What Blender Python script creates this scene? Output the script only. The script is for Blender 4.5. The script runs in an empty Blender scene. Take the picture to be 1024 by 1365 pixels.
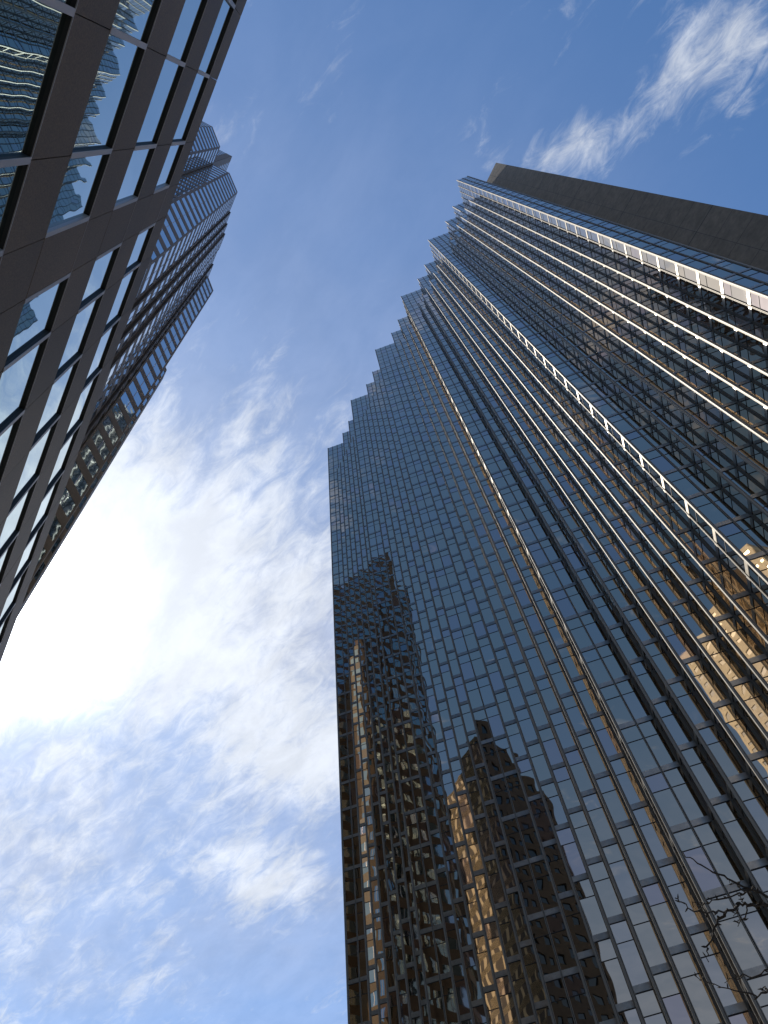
import bpy, math, random
from mathutils import Vector, Matrix
random.seed(7)
C = bpy.context.scene.collection
SC = bpy.context.scene
R = math.radians
EYE = 1.6                      # eye height above the pavement

# ------------------------------------------------------------------ camera
cam = bpy.data.objects.new('camera', bpy.data.cameras.new('camera'))
C.objects.link(cam)
cam.data.sensor_fit = 'VERTICAL'; cam.data.sensor_height = 36.0
cam.data.lens = 36.0 * 1040 / 1365
cam.data.clip_start = 0.1; cam.data.clip_end = 6000
# rows: world X, Y, Z axes written in camera coordinates (x right, y down, z forward)
RX = (0.984829952, -0.173522234, 0.0)
RY = (0.155179457, 0.880725045, 0.447484895)
RZ = (-0.0776485784, -0.440696527, 0.894291490)
m = Matrix(((RX[0], -RX[1], -RX[2], 0), (RY[0], -RY[1], -RY[2], 0), (RZ[0], -RZ[1], -RZ[2], EYE), (0, 0, 0, 1)))
cam.matrix_world = m
SC.camera = cam

# ------------------------------------------------------------------ sun, sky, exposure
SUN_AZ, SUN_EL = 134.5, 52.5   # azimuth measured counter-clockwise from +X
sd = Vector((math.cos(R(SUN_EL)) * math.cos(R(SUN_AZ)), math.cos(R(SUN_EL)) * math.sin(R(SUN_AZ)), math.sin(R(SUN_EL))))
sl = bpy.data.lights.new('sun', 'SUN'); sl.energy = 4.2; sl.angle = R(0.53); sl.color = (1.0, 0.93, 0.82)
so = bpy.data.objects.new('sun', sl); C.objects.link(so)
so.rotation_euler = sd.to_track_quat('Z', 'Y').to_euler(); so.location = (-60, 60, 260)
SC.view_settings.view_transform = 'Standard'; SC.view_settings.look = 'None'
SC.view_settings.exposure = 0.1; SC.view_settings.gamma = 1.0
SC.cycles.max_bounces = 10; SC.cycles.glossy_bounces = 7; SC.cycles.diffuse_bounces = 3

def build_world():
    w = bpy.data.worlds.new('World'); SC.world = w; w.use_nodes = True
    nt = w.node_tree; N = nt.nodes; L = nt.links; N.clear()
    def nd(t, **k):
        n = N.new(t)
        for a, b in k.items(): setattr(n, a, b)
        return n
    def mth(op, a, b=None, c=None, clamp=False):
        n = nd('ShaderNodeMath', operation=op, use_clamp=clamp)
        for i, v in enumerate((a, b, c)):
            if v is None: continue
            if isinstance(v, (int, float)): n.inputs[i].default_value = v
            else: L.new(v, n.inputs[i])
        return n.outputs[0]
    def vm(op, a, b=None, out=0):
        n = nd('ShaderNodeVectorMath', operation=op)
        for i, v in enumerate((a, b)):
            if v is None: continue
            if isinstance(v, (tuple, list, Vector)): n.inputs[i].default_value = tuple(v)
            else: L.new(v, n.inputs[i])
        return n.outputs[out]
    def ss(x, lo, hi):
        n = nd('ShaderNodeMapRange', interpolation_type='SMOOTHSTEP')
        L.new(x, n.inputs[0]); n.inputs[1].default_value = lo; n.inputs[2].default_value = hi
        return n.outputs[0]
    sky = nd('ShaderNodeTexSky', sky_type='NISHITA', sun_disc=False)
    sky.sun_elevation = R(SUN_EL); sky.sun_rotation = R(90 - SUN_AZ)
    sky.air_density = 1.0; sky.dust_density = 0.25; sky.ozone_density = 2.0
    tc = nd('ShaderNodeTexCoord')
    sep = nd('ShaderNodeSeparateXYZ'); L.new(tc.outputs['Generated'], sep.inputs[0])
    zz = mth('MAXIMUM', sep.outputs[2], 0.06)
    cx = mth('DIVIDE', sep.outputs[0], zz); cy = mth('DIVIDE', sep.outputs[1], zz)
    comb = nd('ShaderNodeCombineXYZ'); L.new(cx, comb.inputs[0]); L.new(cy, comb.inputs[1])
    P = comb.outputs[0]                                   # where this view ray meets the cloud deck
    def noise(scale, detail, rough, stretch=(1, 1, 1), rot=0.0, off=(0, 0, 0), dist=0.0, src=None):
        mp = nd('ShaderNodeMapping', vector_type='TEXTURE'); L.new(src or P, mp.inputs[0])
        mp.inputs['Rotation'].default_value = (0, 0, rot)
        mp.inputs['Scale'].default_value = stretch; mp.inputs['Location'].default_value = off
        n = nd('ShaderNodeTexNoise'); L.new(mp.outputs[0], n.inputs['Vector'])
        n.inputs['Scale'].default_value = scale; n.inputs['Detail'].default_value = detail
        n.inputs['Roughness'].default_value = rough; n.inputs['Distortion'].default_value = dist
        return n.outputs[0]
    def blob(x, y, r, g):                                 # soft bank of cloud on the deck
        d = vm('DISTANCE', P, (x, y, 0), out=1)
        return mth('MULTIPLY', ss(d, r, r * 0.15), g)
    def addall(l):
        a = l[0]
        for b in l[1:]: a = mth('ADD', a, b)
        return a
    # broad field and streaks
    n1 = noise(10.0, 10, 0.60, (2.0, 1.0, 1), R(-45), (1.3, 0.4, 0), 0.35)
    n2 = noise(36.0, 9, 0.68, (2.3, 1.0, 1), R(-38), (3.7, 2.1, 0), 0.8)
    n3 = noise(2.2, 6, 0.55, (1, 1, 1), 0, (8.0, 5.0, 0), 0.0)
    nn = addall([mth('MULTIPLY', n1, 0.60), mth('MULTIPLY', n2, 0.46), mth('MULTIPLY', n3, 0.16)])
    bias = addall([blob(-0.47, 0.50, 0.40, 0.20), blob(-0.20, 0.42, 0.30, 0.145), blob(-0.26, 0.66, 0.40, 0.14),
                   blob(-0.17, 0.92, 0.24, 0.21), blob(-0.32, 1.20, 0.17, 0.17), blob(-0.55, 0.95, 0.60, 0.155),
                   blob(0.385, 0.050, 0.05, 0.10), blob(0.415, 0.015, 0.06, 0.13), blob(0.45, -0.02, 0.07, 0.12), blob(0.50, 0.0, 0.09, 0.10),
                   blob(0.29, 0.07, 0.075, 0.13), blob(0.34, 0.075, 0.06, 0.10), blob(-0.9, 1.35, 0.5, 0.07), blob(-0.9, 0.3, 0.7, 0.25), blob(-0.50, -0.32, 0.42, 0.12)])
    dens = mth('MULTIPLY', ss(mth('ADD', nn, bias), 0.66, 0.96), 0.82)
    far = blob(-0.45, 0.85, 1.35, 1.0)                      # thin veil over the whole sunward side
    low_ = ss(vm('LENGTH', P, out=1), 0.75, 2.0)           # milky air low over the city
    veil = mth('MULTIPLY', far, mth('ADD', 0.46, mth('MULTIPLY', ss(n3, 0.3, 0.7), 0.34)))
    veil = mth('MAXIMUM', veil, mth('MULTIPLY', low_, 0.45))
    # scattering towards the sun
    dt = vm('DOT_PRODUCT', vm('NORMALIZE', tc.outputs['Generated']), sd, out=1)
    ang = mth('ARCCOSINE', mth('MINIMUM', dt, 0.99999))
    angn = mth('MULTIPLY', ang, mth('ADD', 0.55, mth('MULTIPLY', n1, 0.95)))
    g1 = mth('EXPONENT', mth('MULTIPLY', mth('POWER', mth('DIVIDE', angn, R(4.7)), 2.2), -1.0))
    g2 = mth('EXPONENT', mth('DIVIDE', ang, -R(17.0)))
    n4 = noise(13.0, 9, 0.64, (1.7, 1.0, 1), R(-45), (5.0, 9.0, 0), 0.3)
    halo = mth('ADD', mth('MULTIPLY', g2, 2.2), mth('MULTIPLY', g1, 24.0))
    def white(lum, col):
        n = nd('ShaderNodeVectorMath', operation='SCALE'); n.inputs[0].default_value = col
        L.new(lum, n.inputs['Scale']); return n.outputs[0]
    def over(fac, under, top_):
        n = nd('ShaderNodeMix', data_type='RGBA'); L.new(fac, n.inputs[0]); L.new(under, n.inputs[6]); L.new(top_, n.inputs[7])
        return n.outputs[2]
    base = vm('ADD', vm('MULTIPLY', sky.outputs[0], SKY_TINT), white(mth('ADD', mth('MULTIPLY', g1, 7.0), mth('MULTIPLY', g2, 0.25)), (1.0, 0.99, 0.95)))
    c1 = over(veil, base, white(mth('ADD', mth('MULTIPLY', ss(n4, 0.3, 0.7), 0.9), mth('ADD', halo, 2.5)), (0.93, 1.0, 1.22)))
    c2 = over(dens, c1, white(mth('ADD', halo, mth('ADD', 4.7, mth('MULTIPLY', ss(n4, 0.35, 0.7), 1.1))), (0.95, 1.0, 1.08)))
    mix = c2
    bg = nd('ShaderNodeBackground'); L.new(mix, bg.inputs[0]); bg.inputs[1].default_value = 0.15
    out = nd('ShaderNodeOutputWorld'); L.new(bg.outputs[0], out.inputs[0])
SKY_TINT = (0.66, 0.91, 1.10)
build_world()

# ------------------------------------------------------------------ materials
def mat(name, col, rough=0.5, metal=0.0, bump=None, noise=None, coat=0.0):
    """bump = (scale, distance[, detail]); noise = (scale, dark factor, light factor)"""
    mt = bpy.data.materials.new(name); mt.use_nodes = True
    nt = mt.node_tree; N = nt.nodes; L = nt.links
    b = N['Principled BSDF']
    b.inputs['Base Color'].default_value = (*col, 1); b.inputs['Roughness'].default_value = rough
    b.inputs['Metallic'].default_value = metal
    if 'granite' in name: b.inputs['Specular IOR Level'].default_value = 0.22
    if coat: b.inputs['Coat Weight'].default_value = coat
    tc = N.new('ShaderNodeTexCoord')
    if noise:
        n = N.new('ShaderNodeTexNoise'); L.new(tc.outputs['Object'], n.inputs['Vector'])
        n.inputs['Scale'].default_value = noise[0]; n.inputs['Detail'].default_value = 6; n.inputs['Roughness'].default_value = 0.7
        r = N.new('ShaderNodeValToRGB'); L.new(n.outputs[0], r.inputs[0])
        r.color_ramp.elements[0].position = 0.36; r.color_ramp.elements[1].position = 0.64
        r.color_ramp.elements[0].color = (*[c * noise[1] for c in col], 1)
        r.color_ramp.elements[1].color = (*[c * noise[2] for c in col], 1)
        n2 = N.new('ShaderNodeTexNoise'); L.new(tc.outputs['Object'], n2.inputs['Vector'])
        n2.inputs['Scale'].default_value = 0.55; n2.inputs['Detail'].default_value = 4
        mr = N.new('ShaderNodeMapRange'); L.new(n2.outputs[0], mr.inputs[0]); mr.inputs[1].default_value = 0.3; mr.inputs[2].default_value = 0.7
        mr.inputs[3].default_value = 0.86; mr.inputs[4].default_value = 1.1
        sc = N.new('ShaderNodeVectorMath'); sc.operation = 'SCALE'
        L.new(r.outputs[0], sc.inputs[0]); L.new(mr.outputs[0], sc.inputs['Scale'])
        L.new(sc.outputs[0], b.inputs['Base Color'])
    if bump:
        n = N.new('ShaderNodeTexNoise'); L.new(tc.outputs['Object'], n.inputs['Vector'])
        n.inputs['Scale'].default_value = bump[0]; n.inputs['Detail'].default_value = bump[2] if len(bump) > 2 else 1.0
        bp = N.new('ShaderNodeBump'); bp.inputs['Distance'].default_value = bump[1]; bp.inputs['Strength'].default_value = 1.0
        L.new(n.outputs[0], bp.inputs['Height']); L.new(bp.outputs[0], b.inputs['Normal'])
    return mt
M = {}
M['gold1'] = mat('gold_mirror_glass', (0.555, 0.445, 0.32), 0.012, 1.0, bump=(0.38, 0.012, 1.0))
M['gold2'] = mat('gold_mirror_glass_cool', (0.54, 0.445, 0.345), 0.012, 1.0, bump=(0.38, 0.012, 1.0))
M['gold3'] = mat('gold_mirror_glass_warm', (0.54, 0.42, 0.35), 0.02, 1.0, bump=(0.38, 0.013, 1.0))
M['fin'] = mat('bronze_metal_fin', (0.25, 0.235, 0.21), 0.62, 1.0)
M['bar'] = mat('brushed_bronze_metal', (0.33, 0.30, 0.255), 0.34, 1.0, noise=(3.0, 0.85, 1.1))
M['gap'] = mat('black_gasket', (0.012, 0.012, 0.014), 0.6)
M['core'] = mat('dark_backing', (0.02, 0.02, 0.022), 0.8)
M['conc'] = mat('dark_concrete', (0.215, 0.185, 0.15), 0.85, noise=(1.6, 0.82, 1.15), bump=(7.0, 0.01, 5))
for k_, f_ in (('granite', 1.0), ('granite_b', 0.88), ('granite_c', 1.12)):
    M[k_] = mat('brown_' + k_, (0.094 * f_, 0.056 * f_, 0.026 * f_), 0.5, noise=(38.0, 0.5, 1.6), bump=(60.0, 0.002, 4))
M['granite2'] = mat('brown_granite_tower', (0.135, 0.094, 0.06), 0.5, noise=(6.0, 0.8, 1.2))
M['pod_glass'] = mat('teal_tinted_glass', (0.42, 0.58, 0.59), 0.01, 1.0, bump=(0.8, 0.0028, 1.0))
M['tow_glass'] = mat('blue_tinted_glass', (0.42, 0.55, 0.62), 0.03, 1.0, bump=(0.5, 0.012, 1.0))
M['alu'] = mat('grey_aluminium', (0.44, 0.41, 0.42), 0.45, 0.6)
M['roof'] = mat('roof_gravel', (0.22, 0.21, 0.20), 0.95, noise=(2.0, 0.8, 1.2))
M['asphalt'] = mat('asphalt', (0.05, 0.05, 0.052), 0.9, noise=(9.0, 0.8, 1.2))
M['paving'] = mat('concrete_paving', (0.30, 0.29, 0.27), 0.85, noise=(4.0, 0.85, 1.1))
M['ground'] = mat('city_ground', (0.16, 0.155, 0.15), 0.95, noise=(0.3, 0.8, 1.2))
M['paint'] = mat('white_road_paint', (0.75, 0.75, 0.72), 0.7)
M['bark'] = mat('dark_bark', (0.035, 0.028, 0.024), 0.9, noise=(30.0, 0.7, 1.4), bump=(40.0, 0.004, 5))
M['lime'] = mat('pale_limestone', (0.76, 0.64, 0.46), 0.8, noise=(1.0, 0.9, 1.08))
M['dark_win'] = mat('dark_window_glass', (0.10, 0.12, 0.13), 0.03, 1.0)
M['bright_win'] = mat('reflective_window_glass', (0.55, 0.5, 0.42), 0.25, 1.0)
M['tanst'] = mat('tan_stone', (0.62, 0.49, 0.32), 0.8, noise=(1.0, 0.9, 1.08))  # stepped tower's sunlit side, the sunlight put into the stone colour
M['brownst'] = mat('brown_stone', (0.095, 0.075, 0.06), 0.8, noise=(1.0, 0.9, 1.1))  # rest of the same tower, its shade put into the stone colour

# ------------------------------------------------------------------ helpers
class MB:
    """collects faces; build() links them as one mesh object"""
    def __init__(s): s.v = []; s.f = []; s.m = []
    def quad(s, a, b, c, d, m=0):
        i = len(s.v); s.v += [tuple(a), tuple(b), tuple(c), tuple(d)]; s.f.append((i, i + 1, i + 2, i + 3)); s.m.append(m)
    def hexa(s, p, m=0):
        """p: 4 bottom corners (ccw from above), then 4 top corners"""
        i = len(s.v); s.v += [tuple(q) for q in p]
        for f in ((3, 2, 1, 0), (4, 5, 6, 7), (0, 1, 5, 4), (1, 2, 6, 5), (2, 3, 7, 6), (3, 0, 4, 7)):
            s.f.append(tuple(i + k for k in f)); s.m.append(m)
    def prism(s, poly, z0, z1, m=0, mt=None, sides=True):
        n = len(poly); i = len(s.v)
        s.v += [(x, y, z0) for x, y in poly] + [(x, y, z1) for x, y in poly]
        if sides:
            for k in range(n):
                j = (k + 1) % n; s.f.append((i + k, i + j, i + n + j, i + n + k)); s.m.append(m)
        s.f.append(tuple(range(i + n, i + 2 * n))); s.m.append(m if mt is None else mt)
        s.f.append(tuple(reversed(range(i, i + n)))); s.m.append(m)
    def build(s, name, mats, parent=None, origin=(0, 0, 0)):
        me = bpy.data.meshes.new(name)
        o3 = Vector(origin)
        me.from_pydata([tuple(Vector(v) - o3) for v in s.v], [], s.f)
        if not isinstance(mats, (list, tuple)): mats = [mats]
        for k in mats: me.materials.append(M[k])
        me.polygons.foreach_set('material_index', s.m); me.update()
        o = bpy.data.objects.new(name, me); C.objects.link(o)
        o.location = o3
        if parent is not None:
            o.parent = parent; o.matrix_parent_inverse = parent.matrix_world.inverted()
        return o
class Seg:
    """vertical wall plane from P to Q; outside is to the right of P->Q"""
    def __init__(s, P, Q):
        s.P = Vector(P); s.Q = Vector(Q); d = s.Q - s.P; s.L = d.length; s.d = d / s.L; s.n = Vector((s.d.y, -s.d.x))
    def pt(s, a, o, z): q = s.P + s.d * a + s.n * o; return (q.x, q.y, z)
    def box(s, mb, a0, a1, z0, z1, o0, o1, m=0):
        mb.hexa([s.pt(a0, o1, z0), s.pt(a1, o1, z0), s.pt(a1, o0, z0), s.pt(a0, o0, z0),
                 s.pt(a0, o1, z1), s.pt(a1, o1, z1), s.pt(a1, o0, z1), s.pt(a0, o0, z1)], m)
    def pane(s, mb, a0, a1, z0, z1, o, m=0, tilt=0.0):
        ta = random.gauss(0, tilt) * (a1 - a0) / 2; tz = random.gauss(0, tilt) * (z1 - z0) / 2
        mb.quad(s.pt(a0, o - ta - tz, z0), s.pt(a1, o + ta - tz, z0), s.pt(a1, o + ta + tz, z1), s.pt(a0, o - ta + tz, z1), m)
def empty(name, loc, label=None, cat=None, group=None):
    o = bpy.data.objects.new(name, None); C.objects.link(o); o.location = loc; o.empty_display_size = 2
    if label: o['label'] = label; o['category'] = cat
    if group: o['group'] = group
    bpy.context.view_layer.update()
    return o
def struct(o): o['kind'] = 'structure'; return o

# ------------------------------------------------------------------ street frame: t along the street, nl to the left of it
AZT = R(126.1); T = Vector((math.cos(AZT), math.sin(AZT))); NL = Vector((-T.y, T.x))
def sp(s, p): q = T * s + NL * p; return (q.x, q.y)

# ------------------------------------------------------------------ ground, street
g = MB(); g.prism([(-3000, -3000), (3000, -3000), (3000, 3000), (-3000, 3000)], -1.0, -0.16); struct(g.build('ground', 'ground'))
g = MB(); g.prism([sp(-400, -22), sp(400, -22), sp(400, -4.0), sp(-400, -4.0)][::-1], -0.155, -0.14); struct(g.build('road', 'asphalt'))
g = MB(); g.prism([sp(-400, -3.82), sp(400, -3.82), sp(400, 2.9), sp(-400, 2.9)][::-1], -0.155, 0.0); struct(g.build('pavement', 'paving'))
g = MB(); g.prism([sp(-400, -60), sp(400, -60), sp(400, -22.18), sp(-400, -22.18)][::-1], -0.155, 0.0); struct(g.build('pavement', 'paving'))
for p0 in (-4.0, -22.18):
    g = MB(); g.prism([sp(-400, p0), sp(400, p0), sp(400, p0 + 0.18), sp(-400, p0 + 0.18)][::-1], -0.155, 0.006); struct(g.build('kerb', 'conc'))
g = MB()
for k in range(-30, 31):
    g.prism([sp(k * 6, -13.07), sp(k * 6 + 3, -13.07), sp(k * 6 + 3, -12.93), sp(k * 6, -12.93)][::-1], -0.139, -0.136)
struct(g.build('road_marking', 'paint'))

# ------------------------------------------------------------------ gold glass tower (serrated facade)
S = 178.4
AA = R(-10.112353650737694); Av = Vector((math.cos(AA), math.sin(AA))); Bv = Vector((-Av.y, Av.x))
Wm = 0.006635683225 * S
OO = Vector((-0.06042543 * S, 0.38929677 * S))
def uv(u, v): q = OO + Av * (u * Wm) + Bv * (v * Wm); return (q.x, q.y)
ZT = S + EYE
ZTOOTH = 160.9 + EYE
FL = 4.04
tower = empty('glass_tower', (*uv(42, 0), 0), 'tall gold mirror glass tower with sawtooth facade rising to a staircase roofline on the right', 'skyscraper')

def glaze(P, Q, z0, z1, crown, parent, name='glazed_bay', chain=None):
    """one flat face, or an A face with its return (chain), split in panes with fins, bars and joints"""
    g = MB(); f = MB(); b = MB()
    for idx, (P_, Q_) in enumerate(chain or [(P, Q)]):
        s = Seg(P_, Q_); n = max(1, round(s.L / Wm)); w = s.L / n
        horizontal = idx == 0
        lv = []                       # (z, kind): short glass, tall glass or square crown glass
        k = 0
        zt = 166.1 + EYE
        while zt > z0:                # floor: short pane [zt-1.2, zt], below it nothing; tall pane [zt, zt+2.84]
            lv.append((zt - 1.2, zt, 0)); lv.append((zt, zt + FL - 1.2, 1)); zt -= FL
        for r in range(5): lv.append((166.1 + EYE + r * 2.46, 166.1 + EYE + (r + 1) * 2.46, 2))
        for a, c, kind in lv:
            if kind == 1 and a > 166 + EYE: continue
            lo, hi = max(a, z0), min(c, z1)
            if hi - lo < 0.05: continue
            for i in range(n):
                s.pane(g, i * w, (i + 1) * w, lo, hi, 0.0, random.choices((0, 1, 2), (6, 3, 1.5))[0], 0.0018)
            s.box(f, 0, s.L, lo - 0.022, lo + 0.022, -0.01, 0.022, 1)
            if kind == 1 and a >= z0:
                s.box(g, 0.05, s.L - 0.05, a + 0.035, a + 0.43, -0.01, 0.03, 3)
        top = z1 + (0.02 if idx == 0 else 0.03)
        for i in range(1, n):
            for dx in (-0.062, 0.022): s.box(f, i * w + dx, i * w + dx + 0.04, z0, top, -0.01, 0.075, 0)
            s.box(f, i * w - 0.022, i * w + 0.022, z0, top, -0.012, 0.03, 1)
        e0 = 0.08 if idx == 0 else 0.0
        s.box(f, -e0, 0.045, z0, top, -0.012, 0.08 if idx == 0 else 0.076, 0)
        s.box(f, 0.045, 0.075, z0, top - 0.01, -0.012, 0.04, 1)
        s.box(f, 0.075, 0.115, z0, top - 0.004, -0.012, 0.07, 0)
        s.box(f, s.L - 0.045, s.L, z0, top, -0.012, 0.079 if idx == 0 else 0.077, 0)
        s.box(f, s.L - 0.075, s.L - 0.045, z0, top - 0.01, -0.012, 0.04, 1)
        s.box(f, s.L - 0.115, s.L - 0.075, z0, top - 0.004, -0.012, 0.07, 0)
    o = g.build(name, ['gold1', 'gold2', 'gold3', 'bar'], parent)
    f.build('mullion_frame', ['fin', 'gap'], o)
    return o
low = [(0, 0), (2, 0), (2, -1), (3, -1), (3, -2), (4, -2), (4, -3), (5, -3), (5, -4), (6, -4), (6, -5), (7, -5), (7, -6), (8, -6), (8, -8)]
crn = [(0, 0), (4, 0), (4, -2), (6, -2), (6, -4), (8, -4), (8, -8)]
lowpts = [(0, 0)]; crnpts = [(0, 0)]
for k in range(5):
    lowpts += [(u + 8 * k, v - 8 * k) for u, v in low[1:]]
    crnpts += [(u + 8 * k, v - 8 * k) for u, v in crn[1:]]
for pts, z0, z1 in ((lowpts, 0.0, ZTOOTH), (crnpts, ZTOOTH, ZT)):
    for i in range(0, len(pts) - 1, 2):
        ch = [(uv(*pts[i]), uv(*pts[i + 1])), (uv(*pts[i + 1]), uv(*pts[i + 2]))]
        glaze(None, None, z0, z1, z1 == ZT, tower, 'glazed_bay' if z1 != ZT else 'crown_bay', ch)
glaze(uv(40, -40), uv(42, -40), 0.0, ZT, True, tower, 'glazed_bay')
glaze(uv(42, -40), uv(42, -34.95), 0.0, ZT, True, tower, 'side_wall')
glaze(uv(0, 26), uv(0, 0), 0.0, ZT, True, tower, 'side_wall')
# inner body, terraces and roof
ins = 0.13
def poly(pts): return [uv(*p) for p in pts]
b = MB()
b.prism(poly([(u + 0.12, v + 0.12) for u, v in lowpts] + [(41.8, -39.88), (41.8, 0), (41.8, 25.9), (0.12, 25.9)]), 0.0, ZTOOTH - 0.05)
b.build('inner_wall', 'core', tower)
b = MB()
b.prism(poly([(u + 0.12, v + 0.12) for u, v in crnpts] + [(41.8, -39.88), (41.8, 0), (41.8, 25.9), (0.12, 25.9)]), ZTOOTH - 0.04, ZT - 0.4)
b.build('roof', 'roof', tower)
# concrete core beside the last glass bay
cw = MB()
c0, c1 = (42.05, -35.0), (47.5, -40.45)
cs = Seg(uv(*c0), uv(*c1))
core = poly([c0, c1, (55.5, -32.45), (55.5, 10), (42.05, 10)])
cw.prism(core, 0.0, ZT)
co = cw.build('concrete_core', 'conc', tower)
co['label'] = 'blank grey brown concrete wall panel shaft'
jt = MB()
for i in range(1, 46):
    z = ZT - i * 4.04
    if z < 0.5: break
    th = 0.05 if i % 5 == 0 else 0.018
    cs.box(jt, 0.0, cs.L - 0.01, z - th, z + th, 0.0, 0.004)
for a in (1.6, 3.2, 4.8, 6.4): cs.box(jt, a - 0.015, a + 0.015, 0, ZT - 0.1, 0.0, 0.003)
jt.build('panel_joint', 'gap', co)

# ------------------------------------------------------------------ near granite building on the left
D = 2.74
def zr(k): return k * D + EYE
pod = empty('granite_building', (*sp(-10, 12), 0), 'low brown granite office building with ribbon windows close on the left edge', 'building')
PS0, PS1 = -34.0, 34.0
wall = Seg(sp(PS0, D), sp(PS1, D))
def sa(k): return k * D - PS0            # D units along street -> coordinate on the wall
heads = [7.925, 6.505, 5.09, 3.655, 2.22, 0.79]
sills = [7.17, 5.72, 4.25, 2.80, 1.36, -0.05]
# window strips between piers, in D units, with the mullions inside each
strips = [(-11.9, -9.5), (-9.17, -6.0), (-5.65, -2.5), (-2.17, 1.075)]
mull = {3: [-1.69, -1.10, -0.515, 0.065, 0.65], 2: [-5.07, -4.49, -3.9, -3.32, -2.9], 1: [-8.6, -8.0, -7.4, -6.8, -6.4], 0: [-11.3, -10.7, -10.1]}
strips += [(1.41, 7.62), (7.95, 12.3)]
mull[4] = [1.83, 2.40, 2.98, 3.60, 4.21, 4.81, 5.43, 6.05, 6.65, 7.25]; mull[5] = [8.5, 9.1, 9.7, 10.3, 10.9, 11.6]
RC = 0.055
# body behind
b = MB(); b.prism([sp(PS0 + 0.1, D + 0.35), sp(PS1 - 0.1, D + 0.35), sp(PS1 - 0.1, 30), sp(PS0 + 0.1, 30)][::-1], 0.0, zr(8.46)); b.build('body_wall', 'granite', pod)
b = MB(); b.prism([sp(PS0 + 0.05, D + 0.3), sp(PS1 - 0.05, D + 0.3), sp(PS1 - 0.05, 30.2), sp(PS0 + 0.05, 30.2)][::-1], zr(8.462), zr(8.47)); b.build('roof', 'roof', pod)
# spandrels with open joints at every mullion line
top = 8.515
allm = sorted(sum(mull.values(), []))
def cuts():
    c = [PS0 / D + 0.01]
    for i, (a0, a1) in enumerate(strips): c += [a0] + mull[i] + [a1]
    c.append(PS1 / D - 0.01); return c
cc = cuts()
for r in range(len(heads)):
    z0 = heads[r]; z1 = sills[r - 1] if r else top
    m_ = MB()
    for a, c in zip(cc, cc[1:]):
        if c - a < 0.02: continue
        wall.box(m_, sa(a) + 0.006, sa(c) - 0.006, zr(z0), zr(z1) - 0.001, -0.30, random.uniform(-0.0015, 0.0015), random.choice((0, 0, 1, 2)))
    m_.build('spandrel' if r else 'parapet', ['granite', 'granite_b', 'granite_c'], pod)
    m_ = MB(); wall.box(m_, sa(-12), sa(12.3), zr(z0) - 0.016, zr(z0) - 0.002, -0.05, 0.0045)
    m_.build('drip_edge', 'alu', pod)  # added pale strip imitates the light line along the granite's chamfered edge
# piers
for a0, a1 in [(PS0 / D, -11.9), (-9.5, -9.17), (-6.0, -5.65), (-2.5, -2.17), (1.075, 1.41), (7.62, 7.95), (12.3, PS1 / D)]:
    for r in range(len(heads)):
        m_ = MB()
        wall.box(m_, sa(a0) + 0.006, sa(a1) - 0.006, zr(sills[r]) + 0.006, zr(heads[r]) - 0.006, -0.30, 0.001)
        m_.build('pier', random.choice(('granite', 'granite_b', 'granite_c')), pod)
# windows
for r in range(len(heads)):
    for i, (a0, a1) in enumerate(strips):
        g = MB(); ed = [a0] + mull[i] + [a1]
        for a, c in zip(ed, ed[1:]): wall.pane(g, sa(a), sa(c), zr(sills[r]) + 0.001, zr(heads[r]) - 0.001, -RC, 0, 0.0012)
        w_ = g.build('window', 'pod_glass', pod)
        f = MB()
        for q in mull[i]:
            wall.box(f, sa(q) - 0.040, sa(q) + 0.040, zr(sills[r]) + 0.002, zr(heads[r]) - 0.03, -RC - 0.02, -0.002, 1)
            wall.box(f, sa(q) - 0.042, sa(q) + 0.042, zr(sills[r]) + 0.0021, zr(heads[r]) - 0.0301, -0.0021, 0.006, 0)
        wall.box(f, sa(a0) + 0.001, sa(a0) + 0.08, zr(sills[r]) + 0.002, zr(heads[r]) - 0.031, -RC - 0.02, 0.004)
        wall.box(f, sa(a1) - 0.08, sa(a1) - 0.001, zr(sills[r]) + 0.002, zr(heads[r]) - 0.031, -RC - 0.02, 0.004)
        wall.box(f, sa(a0) + 0.002, sa(a1) - 0.002, zr(heads[r]) - 0.028, zr(heads[r]) - 0.0165, -RC - 0.02, -0.008, 1)  # black strip paints the shade of the granite soffit under the head
        f.build('window_frame', ['alu', 'gap'], w_)

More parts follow.
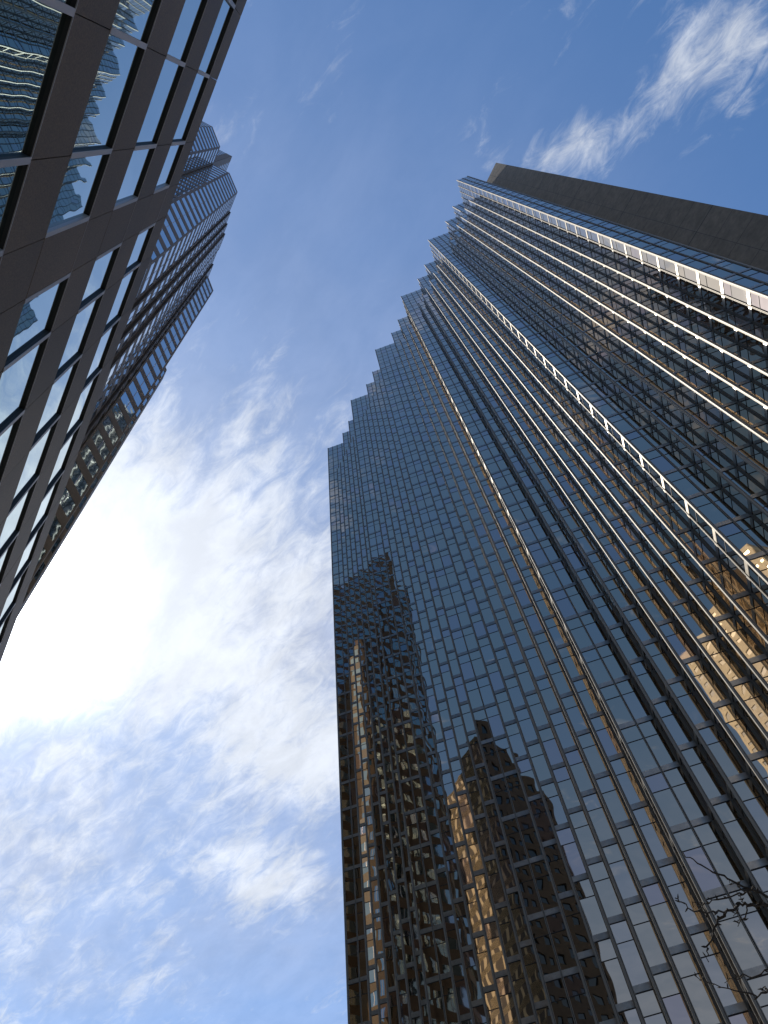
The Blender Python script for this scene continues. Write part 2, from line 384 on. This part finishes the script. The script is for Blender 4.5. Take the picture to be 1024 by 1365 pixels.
# ------------------------------------------------------------------ stepped granite tower behind it
tw = empty('office_tower', (*sp(22, 20), 0), 'tall brown tower with chamfered corners and striped blue windows behind the low granite building', 'skyscraper')
REST = MB()
def stripe_face(P, Q, ztop, z0, parent, kind, name='wall_face', each=False):
    """kind: 'band' continuous ribbon windows, 'pair' two panes between piers, 'bay' one two-pane window"""
    s = Seg(P, Q); w = MB(); wins = []
    fh = 3.9; gh = 2.2 if kind != 'bay' else 2.35
    z = ztop - 1.5
    w_top = ztop
    if kind == 'plain':
        s.box(w, 0.0, s.L, z0, ztop, -0.3, 0.0); return w.build(name, 'granite2', parent)
    if kind == 'band':
        pads = [(0.0, s.L)]
        n = max(1, round(s.L / 1.5)); mu = [s.L * k / n for k in range(1, n)]
    elif kind == 'pair':
        n = max(1, round(s.L / 3.3)); mod = s.L / n
        pads = [(k * mod + 0.38, (k + 1) * mod - 0.38) for k in range(n)]; mu = [(k + 0.5) * mod for k in range(n)]
    else:
        pads = [(0.22, s.L - 0.22)]; mu = [s.L / 2]
    zs = []
    zz_ = z
    while zz_ - gh > z0: zs.append((zz_ - gh, zz_)); zz_ -= fh
    prev = ztop
    for lo, hi in zs:
        g = f = MB() if each else REST
        if each: wins.append(g)
        s.box(w, 0.0, s.L, hi, prev, -0.3, 0.0)
        prev = lo
        x = 0.0
        for a, c in pads + [(s.L, s.L)]:
            if a - x > 0.02: s.box(w, x, a, lo + 0.001, hi - 0.001, -0.3, -0.002)
            x = c
        for a, c in pads:
            cutm = [a] + [q for q in mu if a + 0.1 < q < c - 0.1] + [c]
            for a_, c_ in zip(cutm, cutm[1:]): s.pane(g, a_, c_, lo, hi, -0.02, 0, 0.002)
            for q in cutm[1:-1]: s.box(f, q - 0.035, q + 0.035, lo + 0.002, hi - 0.002, -0.12, -0.012 if kind == 'band' else 0.0, 1)
    s.box(w, 0.0, s.L, z0, prev, -0.3, 0.0)
    for a_ in (0.01, s.L - 0.07): s.box(w, a_, a_ + 0.06, z0 + 0.01, ztop - 0.01, -0.29, -0.003)
    o = w.build(name, 'granite2', parent)
    for g in wins: g.build('window', ['tow_glass', 'alu'], o)
    return o
def wing(name, pts, closing, ztop, kinds, z0=0.0, each=()):
    """pts street-facing outline in (s,p); closing: rest of the polygon"""
    P = [sp(*q) for q in pts]
    b = MB()
    c = [sp(*q) for q in pts + closing]
    cx = sum(x for x, _ in c) / len(c); cy = sum(y for _, y in c) / len(c)
    # the body sits 0.25 m inside the street-facing faces
    segs = [Seg(a, b_) for a, b_ in zip(P, P[1:])]
    inn = []
    for i, q in enumerate(P):
        nn = Vector((0, 0))
        if i > 0: nn += segs[i - 1].n
        if i < len(segs): nn += segs[i].n
        nn.normalize(); inn.append((q[0] - nn.x * 0.28, q[1] - nn.y * 0.28))
    b.prism((inn + [sp(*q) for q in closing])[::-1], z0, ztop - 0.02)
    o = b.build(name, 'granite2', tw)
    for i, (s, k) in enumerate(zip(segs, kinds)):
        stripe_face(tuple(s.P), tuple(s.Q), ztop, max(z0, 14.0), tw, k, each=i in each)
    return o
H0 = 161.0 + EYE
wing('main_block', [(2.0, 50.0), (2.0, 26.0), (14.3, 26.0), (14.3, 14.75), (60.0, 14.75)], [(60.0, 50.0)], 200 + EYE, ['band', 'band', 'band', 'band'])
wing('lower_wing', [(8.5, 25.9), (8.5, 16.9), (10.95, 14.4), (14.2, 14.4)], [(14.2, 25.9)], H0, ['band', 'band', 'pair'])
wing('corner_wing', [(14.32, 14.7), (14.32, 11.2), (16.7, 8.6), (20.6, 8.6), (20.6, 8.35), (22.8, 8.35), (22.8, 8.08), (24.7, 8.08), (24.7, 7.8), (27.9, 7.8), (27.9, 7.95), (31.0, 7.95), (31.0, 7.7), (35.5, 7.7)],
     [(35.5, 14.9), (14.32, 14.9)], H0, ['pair', 'band', 'pair', 'plain', 'pair', 'plain', 'pair', 'plain', 'pair', 'plain', 'pair', 'plain', 'pair'], each=(1,))
wing('bay_wing', [(32.2, 7.6), (34.3, 5.62), (35.3, 5.74), (36.9, 6.6), (38.5, 8.6)], [(38.5, 14.6), (32.2, 14.6)], 154.5 + EYE, ['bay', 'pair', 'pair', 'band'], each=(0,))
wing('low_bay_wing', [(35.0, 5.9), (35.5, 5.45), (36.9, 5.5), (38.0, 6.4), (39.5, 8.8)], [(36.0, 8.8)], 104.0 + EYE, ['band', 'pair', 'pair', 'band'])
m_ = MB(); s_ = Seg(sp(14.3, 16.2), sp(14.3, 14.75)); s_.box(m_, 0, s_.L, 150, 200 + EYE, -0.1, 0.06)
s_ = Seg(sp(14.24, 14.75), sp(15.6, 14.75)); s_.box(m_, 0, s_.L, 150, 200 + EYE - 0.01, -0.1, 0.06)
m_.build('corner_pier', 'granite2', tw)
ro = REST.build('window', ['tow_glass', 'alu'], tw); ro['kind'] = 'stuff'

# ------------------------------------------------------------------ buildings behind the viewer, seen mirrored in the gold glass
def block(name, label, corner, faces, ztop, wallm, glassm, fh=3.8, gh=1.7, steps=None, pier=1.3, win=1.7):
    """corner (x,y); faces: list of (azimuth of travel, length) chained from the corner"""
    root = empty(name, (*corner, 0), label, 'building')
    pts = [Vector(corner)]
    for az, ln in faces: pts.append(pts[-1] + Vector((math.cos(R(az)), math.sin(R(az)))) * ln)
    return root, pts
def facade(root, P, Q, ztop, z0, wallm, glassm, fh=3.8, gh=1.8, pier=1.2, win=1.7):
    s = Seg(P, Q); w = MB(); g = MB()
    n = max(1, round(s.L / (pier + win))); mod = s.L / n; pw = pier * mod / (pier + win)
    z = ztop - 2.0; prev = ztop
    while z - gh > z0:
        s.box(w, 0, s.L, z, prev, -0.25, 0.0); prev = z - gh
        for k in range(n):
            s.box(w, k * mod - (pw / 2 if k else 0), k * mod + pw / 2, z - gh + 0.002, z - 0.002, -0.25, 0.003)
            s.pane(g, k * mod + pw / 2, (k + 1) * mod - pw / 2, z - gh, z, -0.18, 0, 0.004)
        s.box(w, s.L - pw / 2, s.L, z - gh + 0.002, z - 0.002, -0.25, 0.003)
        z -= fh
    s.box(w, 0, s.L, z0, prev, -0.25, 0.0)
    w.build('wall', wallm, root)
    go = g.build('window', glassm, root); go['kind'] = 'stuff'
    return s
# stepped tower down the street on the near side: corner at (-19.3,-37)
c2 = Vector((-19.3, -37.0)); dS = Vector((math.cos(R(-55)), math.sin(R(-55)))); dW = Vector((math.cos(R(215)), math.sin(R(215))))
rt = empty('stepped_tower', (*c2, 0), 'brown stone tower with stepped top seen only mirrored in the lower gold glass', 'building')
stp = [(0, 6.5, 151), (6.5, 9.5, 145), (9.5, 12.0, 139), (12.0, 15.0, 133), (15.0, 18.0, 130)]
b = MB()
for a, c, h in stp:
    p0, p1 = c2 + dS * a, c2 + dS * c
    q0, q1 = p0 + dW * 22, p1 + dW * 22
    i0 = dW * 0.26
    b.prism([tuple(p0 + i0), tuple(q0), tuple(q1), tuple(p1 + i0)][::-1], 0, h)
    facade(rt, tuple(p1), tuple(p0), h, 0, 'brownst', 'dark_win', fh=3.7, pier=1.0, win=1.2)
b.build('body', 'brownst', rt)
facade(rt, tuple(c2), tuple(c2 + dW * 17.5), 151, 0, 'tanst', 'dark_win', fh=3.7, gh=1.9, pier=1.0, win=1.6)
# sunlit pale block far down the street
c3 = Vector((59.8, -88.0))
rt = empty('pale_stone_block', (*c3, 0), 'sunlit pale limestone block seen only mirrored in the gold glass at lower right', 'building')
b = MB(); q = dW * 32; e = dS * 30; i0 = dS * 0.26
b.prism([tuple(c3 + i0), tuple(c3 + q + i0), tuple(c3 + q + e), tuple(c3 + e)], 0, 183); b.build('body', 'lime', rt)
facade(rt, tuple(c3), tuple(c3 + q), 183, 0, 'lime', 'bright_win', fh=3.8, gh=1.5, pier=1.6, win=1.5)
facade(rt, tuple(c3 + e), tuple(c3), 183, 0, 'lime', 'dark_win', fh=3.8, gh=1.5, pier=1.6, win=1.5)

# ------------------------------------------------------------------ bare street tree just outside the right edge
F_, CX, CY = 1040.0, 512.0, 682.5
def px(x, y, dist):
    v = ((x - CX), (y - CY), F_)
    w = Vector((RX[0] * v[0] + RX[1] * v[1] + RX[2] * v[2], RY[0] * v[0] + RY[1] * v[1] + RY[2] * v[2], RZ[0] * v[0] + RZ[1] * v[1] + RZ[2] * v[2]))
    w.normalize(); return w * dist + Vector((0, 0, EYE))
def tube(mb, pts, radii, n=7):
    rings = []
    up = Vector((0, 0, 1))
    for i, p in enumerate(pts):
        d = (pts[min(i + 1, len(pts) - 1)] - pts[max(i - 1, 0)]).normalized()
        a = d.cross(up);
        if a.length < 0.05: a = d.cross(Vector((1, 0, 0)))
        a.normalize(); c = d.cross(a).normalized()
        i0 = len(mb.v)
        for k in range(n):
            t = 2 * math.pi * k / n; q = p + (a * math.cos(t) + c * math.sin(t)) * radii[i]; mb.v.append(tuple(q))
        rings.append(i0)
    for r0, r1 in zip(rings, rings[1:]):
        for k in range(n):
            j = (k + 1) % n; mb.f.append((r0 + k, r0 + j, r1 + j, r1 + k)); mb.m.append(0)
    mb.f.append(tuple(reversed([rings[0] + k for k in range(n)]))); mb.m.append(0)
    mb.f.append(tuple(rings[-1] + k for k in range(n))); mb.m.append(0)
def wob(pts, k=3, amp=0.02):
    out = []
    for a, b_ in zip(pts, pts[1:]):
        for i in range(k):
            t = i / k; p = a.lerp(b_, t)
            if out: p = p + Vector((random.uniform(-1, 1), random.uniform(-1, 1), random.uniform(-1, 1))) * amp
            out.append(p)
    out.append(pts[-1]); return out
def branch(mb, pts, r0, r1, buds=True, amp=0.012):
    q = wob(pts, 3, amp); n = len(q)
    rr = [r0 + (r1 - r0) * i / (n - 1) for i in range(n)]
    rr = [r * random.uniform(0.5, 0.7) for r in rr]
    tube(mb, q, rr)
    if buds:
        for i in range(1, n - 1):
            if random.random() < 0.55:
                d = Vector((random.uniform(-1, 1), random.uniform(-1, 1), random.uniform(-0.2, 1))).normalized()
                tube(mb, [q[i], q[i] + d * 0.012, q[i] + d * 0.03], [rr[i] * 0.9, rr[i] * 0.9 + 0.002, 0.0015], 5)
base = Vector((4.6, 3.6, 0.0))
tree = empty('street_tree', tuple(base), 'bare leafless tree reaching dark twigs into the lower right corner', 'tree')
tb = MB()
fork = Vector((4.75, 3.85, 3.4))
trunk_pts = [base + Vector((0, 0, -0.1)), base + Vector((0.02, 0.03, 1.2)), base + Vector((0.08, 0.1, 2.3)), fork, Vector((4.9, 3.9, 4.6)), Vector((4.95, 3.85, 5.8)), Vector((5.2, 3.9, 7.2))]
tube(tb, wob(trunk_pts, 3, 0.015), [0.15 - 0.13 * (i / 18) for i in range(19)], 12)
tb.build('trunk', 'bark', tree)
lb = MB()
def z6(x, y): return (840 + x * .1941, 1100 + y * .1941)
def twig(l, d0, d1, r0, r1):
    n = len(l) - 1
    branch(lb, [px(*z6(*q), d0 + (d1 - d0) * i / n) for i, q in enumerate(l)], r0, r1)
# limb from the fork towards the street, then the twigs the photo shows
J1 = px(1080, 1212, 6.3)
branch(lb, [fork, fork.lerp(J1, 0.5) + Vector((0, 0, -0.08)), J1], 0.05, 0.03, False, 0.02)
K1 = px(*z6(960, 545), 6.1)
branch(lb, [J1, K1], 0.028, 0.022, False)
twig([(960, 545), (870, 545), (785, 533), (740, 560), (660, 600), (600, 650)], 6.1, 5.9, 0.019, 0.013)
twig([(600, 650), (572, 740), (530, 820), (528, 860), (540, 940)], 5.9, 5.8, 0.012, 0.005)
twig([(660, 600), (600, 590), (560, 598), (430, 590), (345, 525), (310, 500)], 5.9, 5.6, 0.010, 0.005)
twig([(965, 505), (830, 440), (700, 375), (610, 335), (500, 288), (410, 222), (345, 175)], 6.1, 5.8, 0.014, 0.004)
branch(lb, [J1, px(*z6(965, 505), 6.1)], 0.024, 0.014, False)
twig([(900, 460), (830, 448), (750, 468), (600, 515), (500, 545), (440, 530)], 6.05, 5.9, 0.013, 0.004)
twig([(840, 480), (760, 450), (720, 410), (680, 380)], 6.0, 5.95, 0.007, 0.003)
twig([(780, 535), (815, 570), (770, 640), (745, 665), (740, 695)], 6.05, 6.0, 0.009, 0.004)
twig([(740, 562), (735, 600), (715, 630)], 6.0, 6.0, 0.005, 0.003)
twig([(785, 533), (770, 500), (740, 480)], 6.05, 6.0, 0.007, 0.003)
twig([(520, 595), (480, 545), (430, 528)], 5.8, 5.8, 0.006, 0.003)
J2 = px(1090, 1290, 6.0)
branch(lb, [fork, fork.lerp(J2, 0.5) + Vector((0, 0, -0.15)), J2], 0.035, 0.02, False, 0.02)
branch(lb, [J2, px(*z6(960, 985), 5.9)], 0.014, 0.009, False)
branch(lb, [J2, px(*z6(960, 1135), 5.8)], 0.016, 0.011, False)
twig([(960, 985), (860, 1025), (760, 1035), (700, 1062), (650, 1083)], 5.9, 5.75, 0.009, 0.003)
twig([(960, 1135), (930, 1145), (880, 1170), (760, 1135), (620, 1110), (500, 1060), (440, 1030)], 5.8, 5.6, 0.011, 0.003)
twig([(930, 1145), (915, 1130), (905, 1120)], 5.8, 5.8, 0.006, 0.003)
# the rest of the crown, away from the street
def grow(p, d, ln, r, depth):
    q = [p]; dd = d.copy()
    for i in range(4):
        dd = (dd + Vector((random.uniform(-.18, .18), random.uniform(-.18, .18), random.uniform(-.05, .2)))).normalized(); q.append(q[-1] + dd * ln / 4)
    tube(lb, q, [r, r * .85, r * .7, r * .55, r * .4], 6)
    if depth:
        for i in (2, 3, 4):
            e = (dd + Vector((random.uniform(-.8, .8), random.uniform(-.8, .8), random.uniform(-.2, .5)))).normalized()
            if e.x < 0.1: e.x = abs(e.x) + .2
            grow(q[i], e.normalized(), ln * .62, r * .5, depth - 1)
for i, (p, d) in enumerate([(trunk_pts[4], (1, -0.5, .9)), (trunk_pts[4], (.8, -.9, .5)), (trunk_pts[5], (.6, .25, 1)), (trunk_pts[5], (1, -.2, .7)), (trunk_pts[6], (.5, -.3, 1)), (fork, (1, -.7, .5))]):
    grow(p, Vector(d).normalized(), 1.7, 0.035, 2)
lb.build('crown', 'bark', tree)
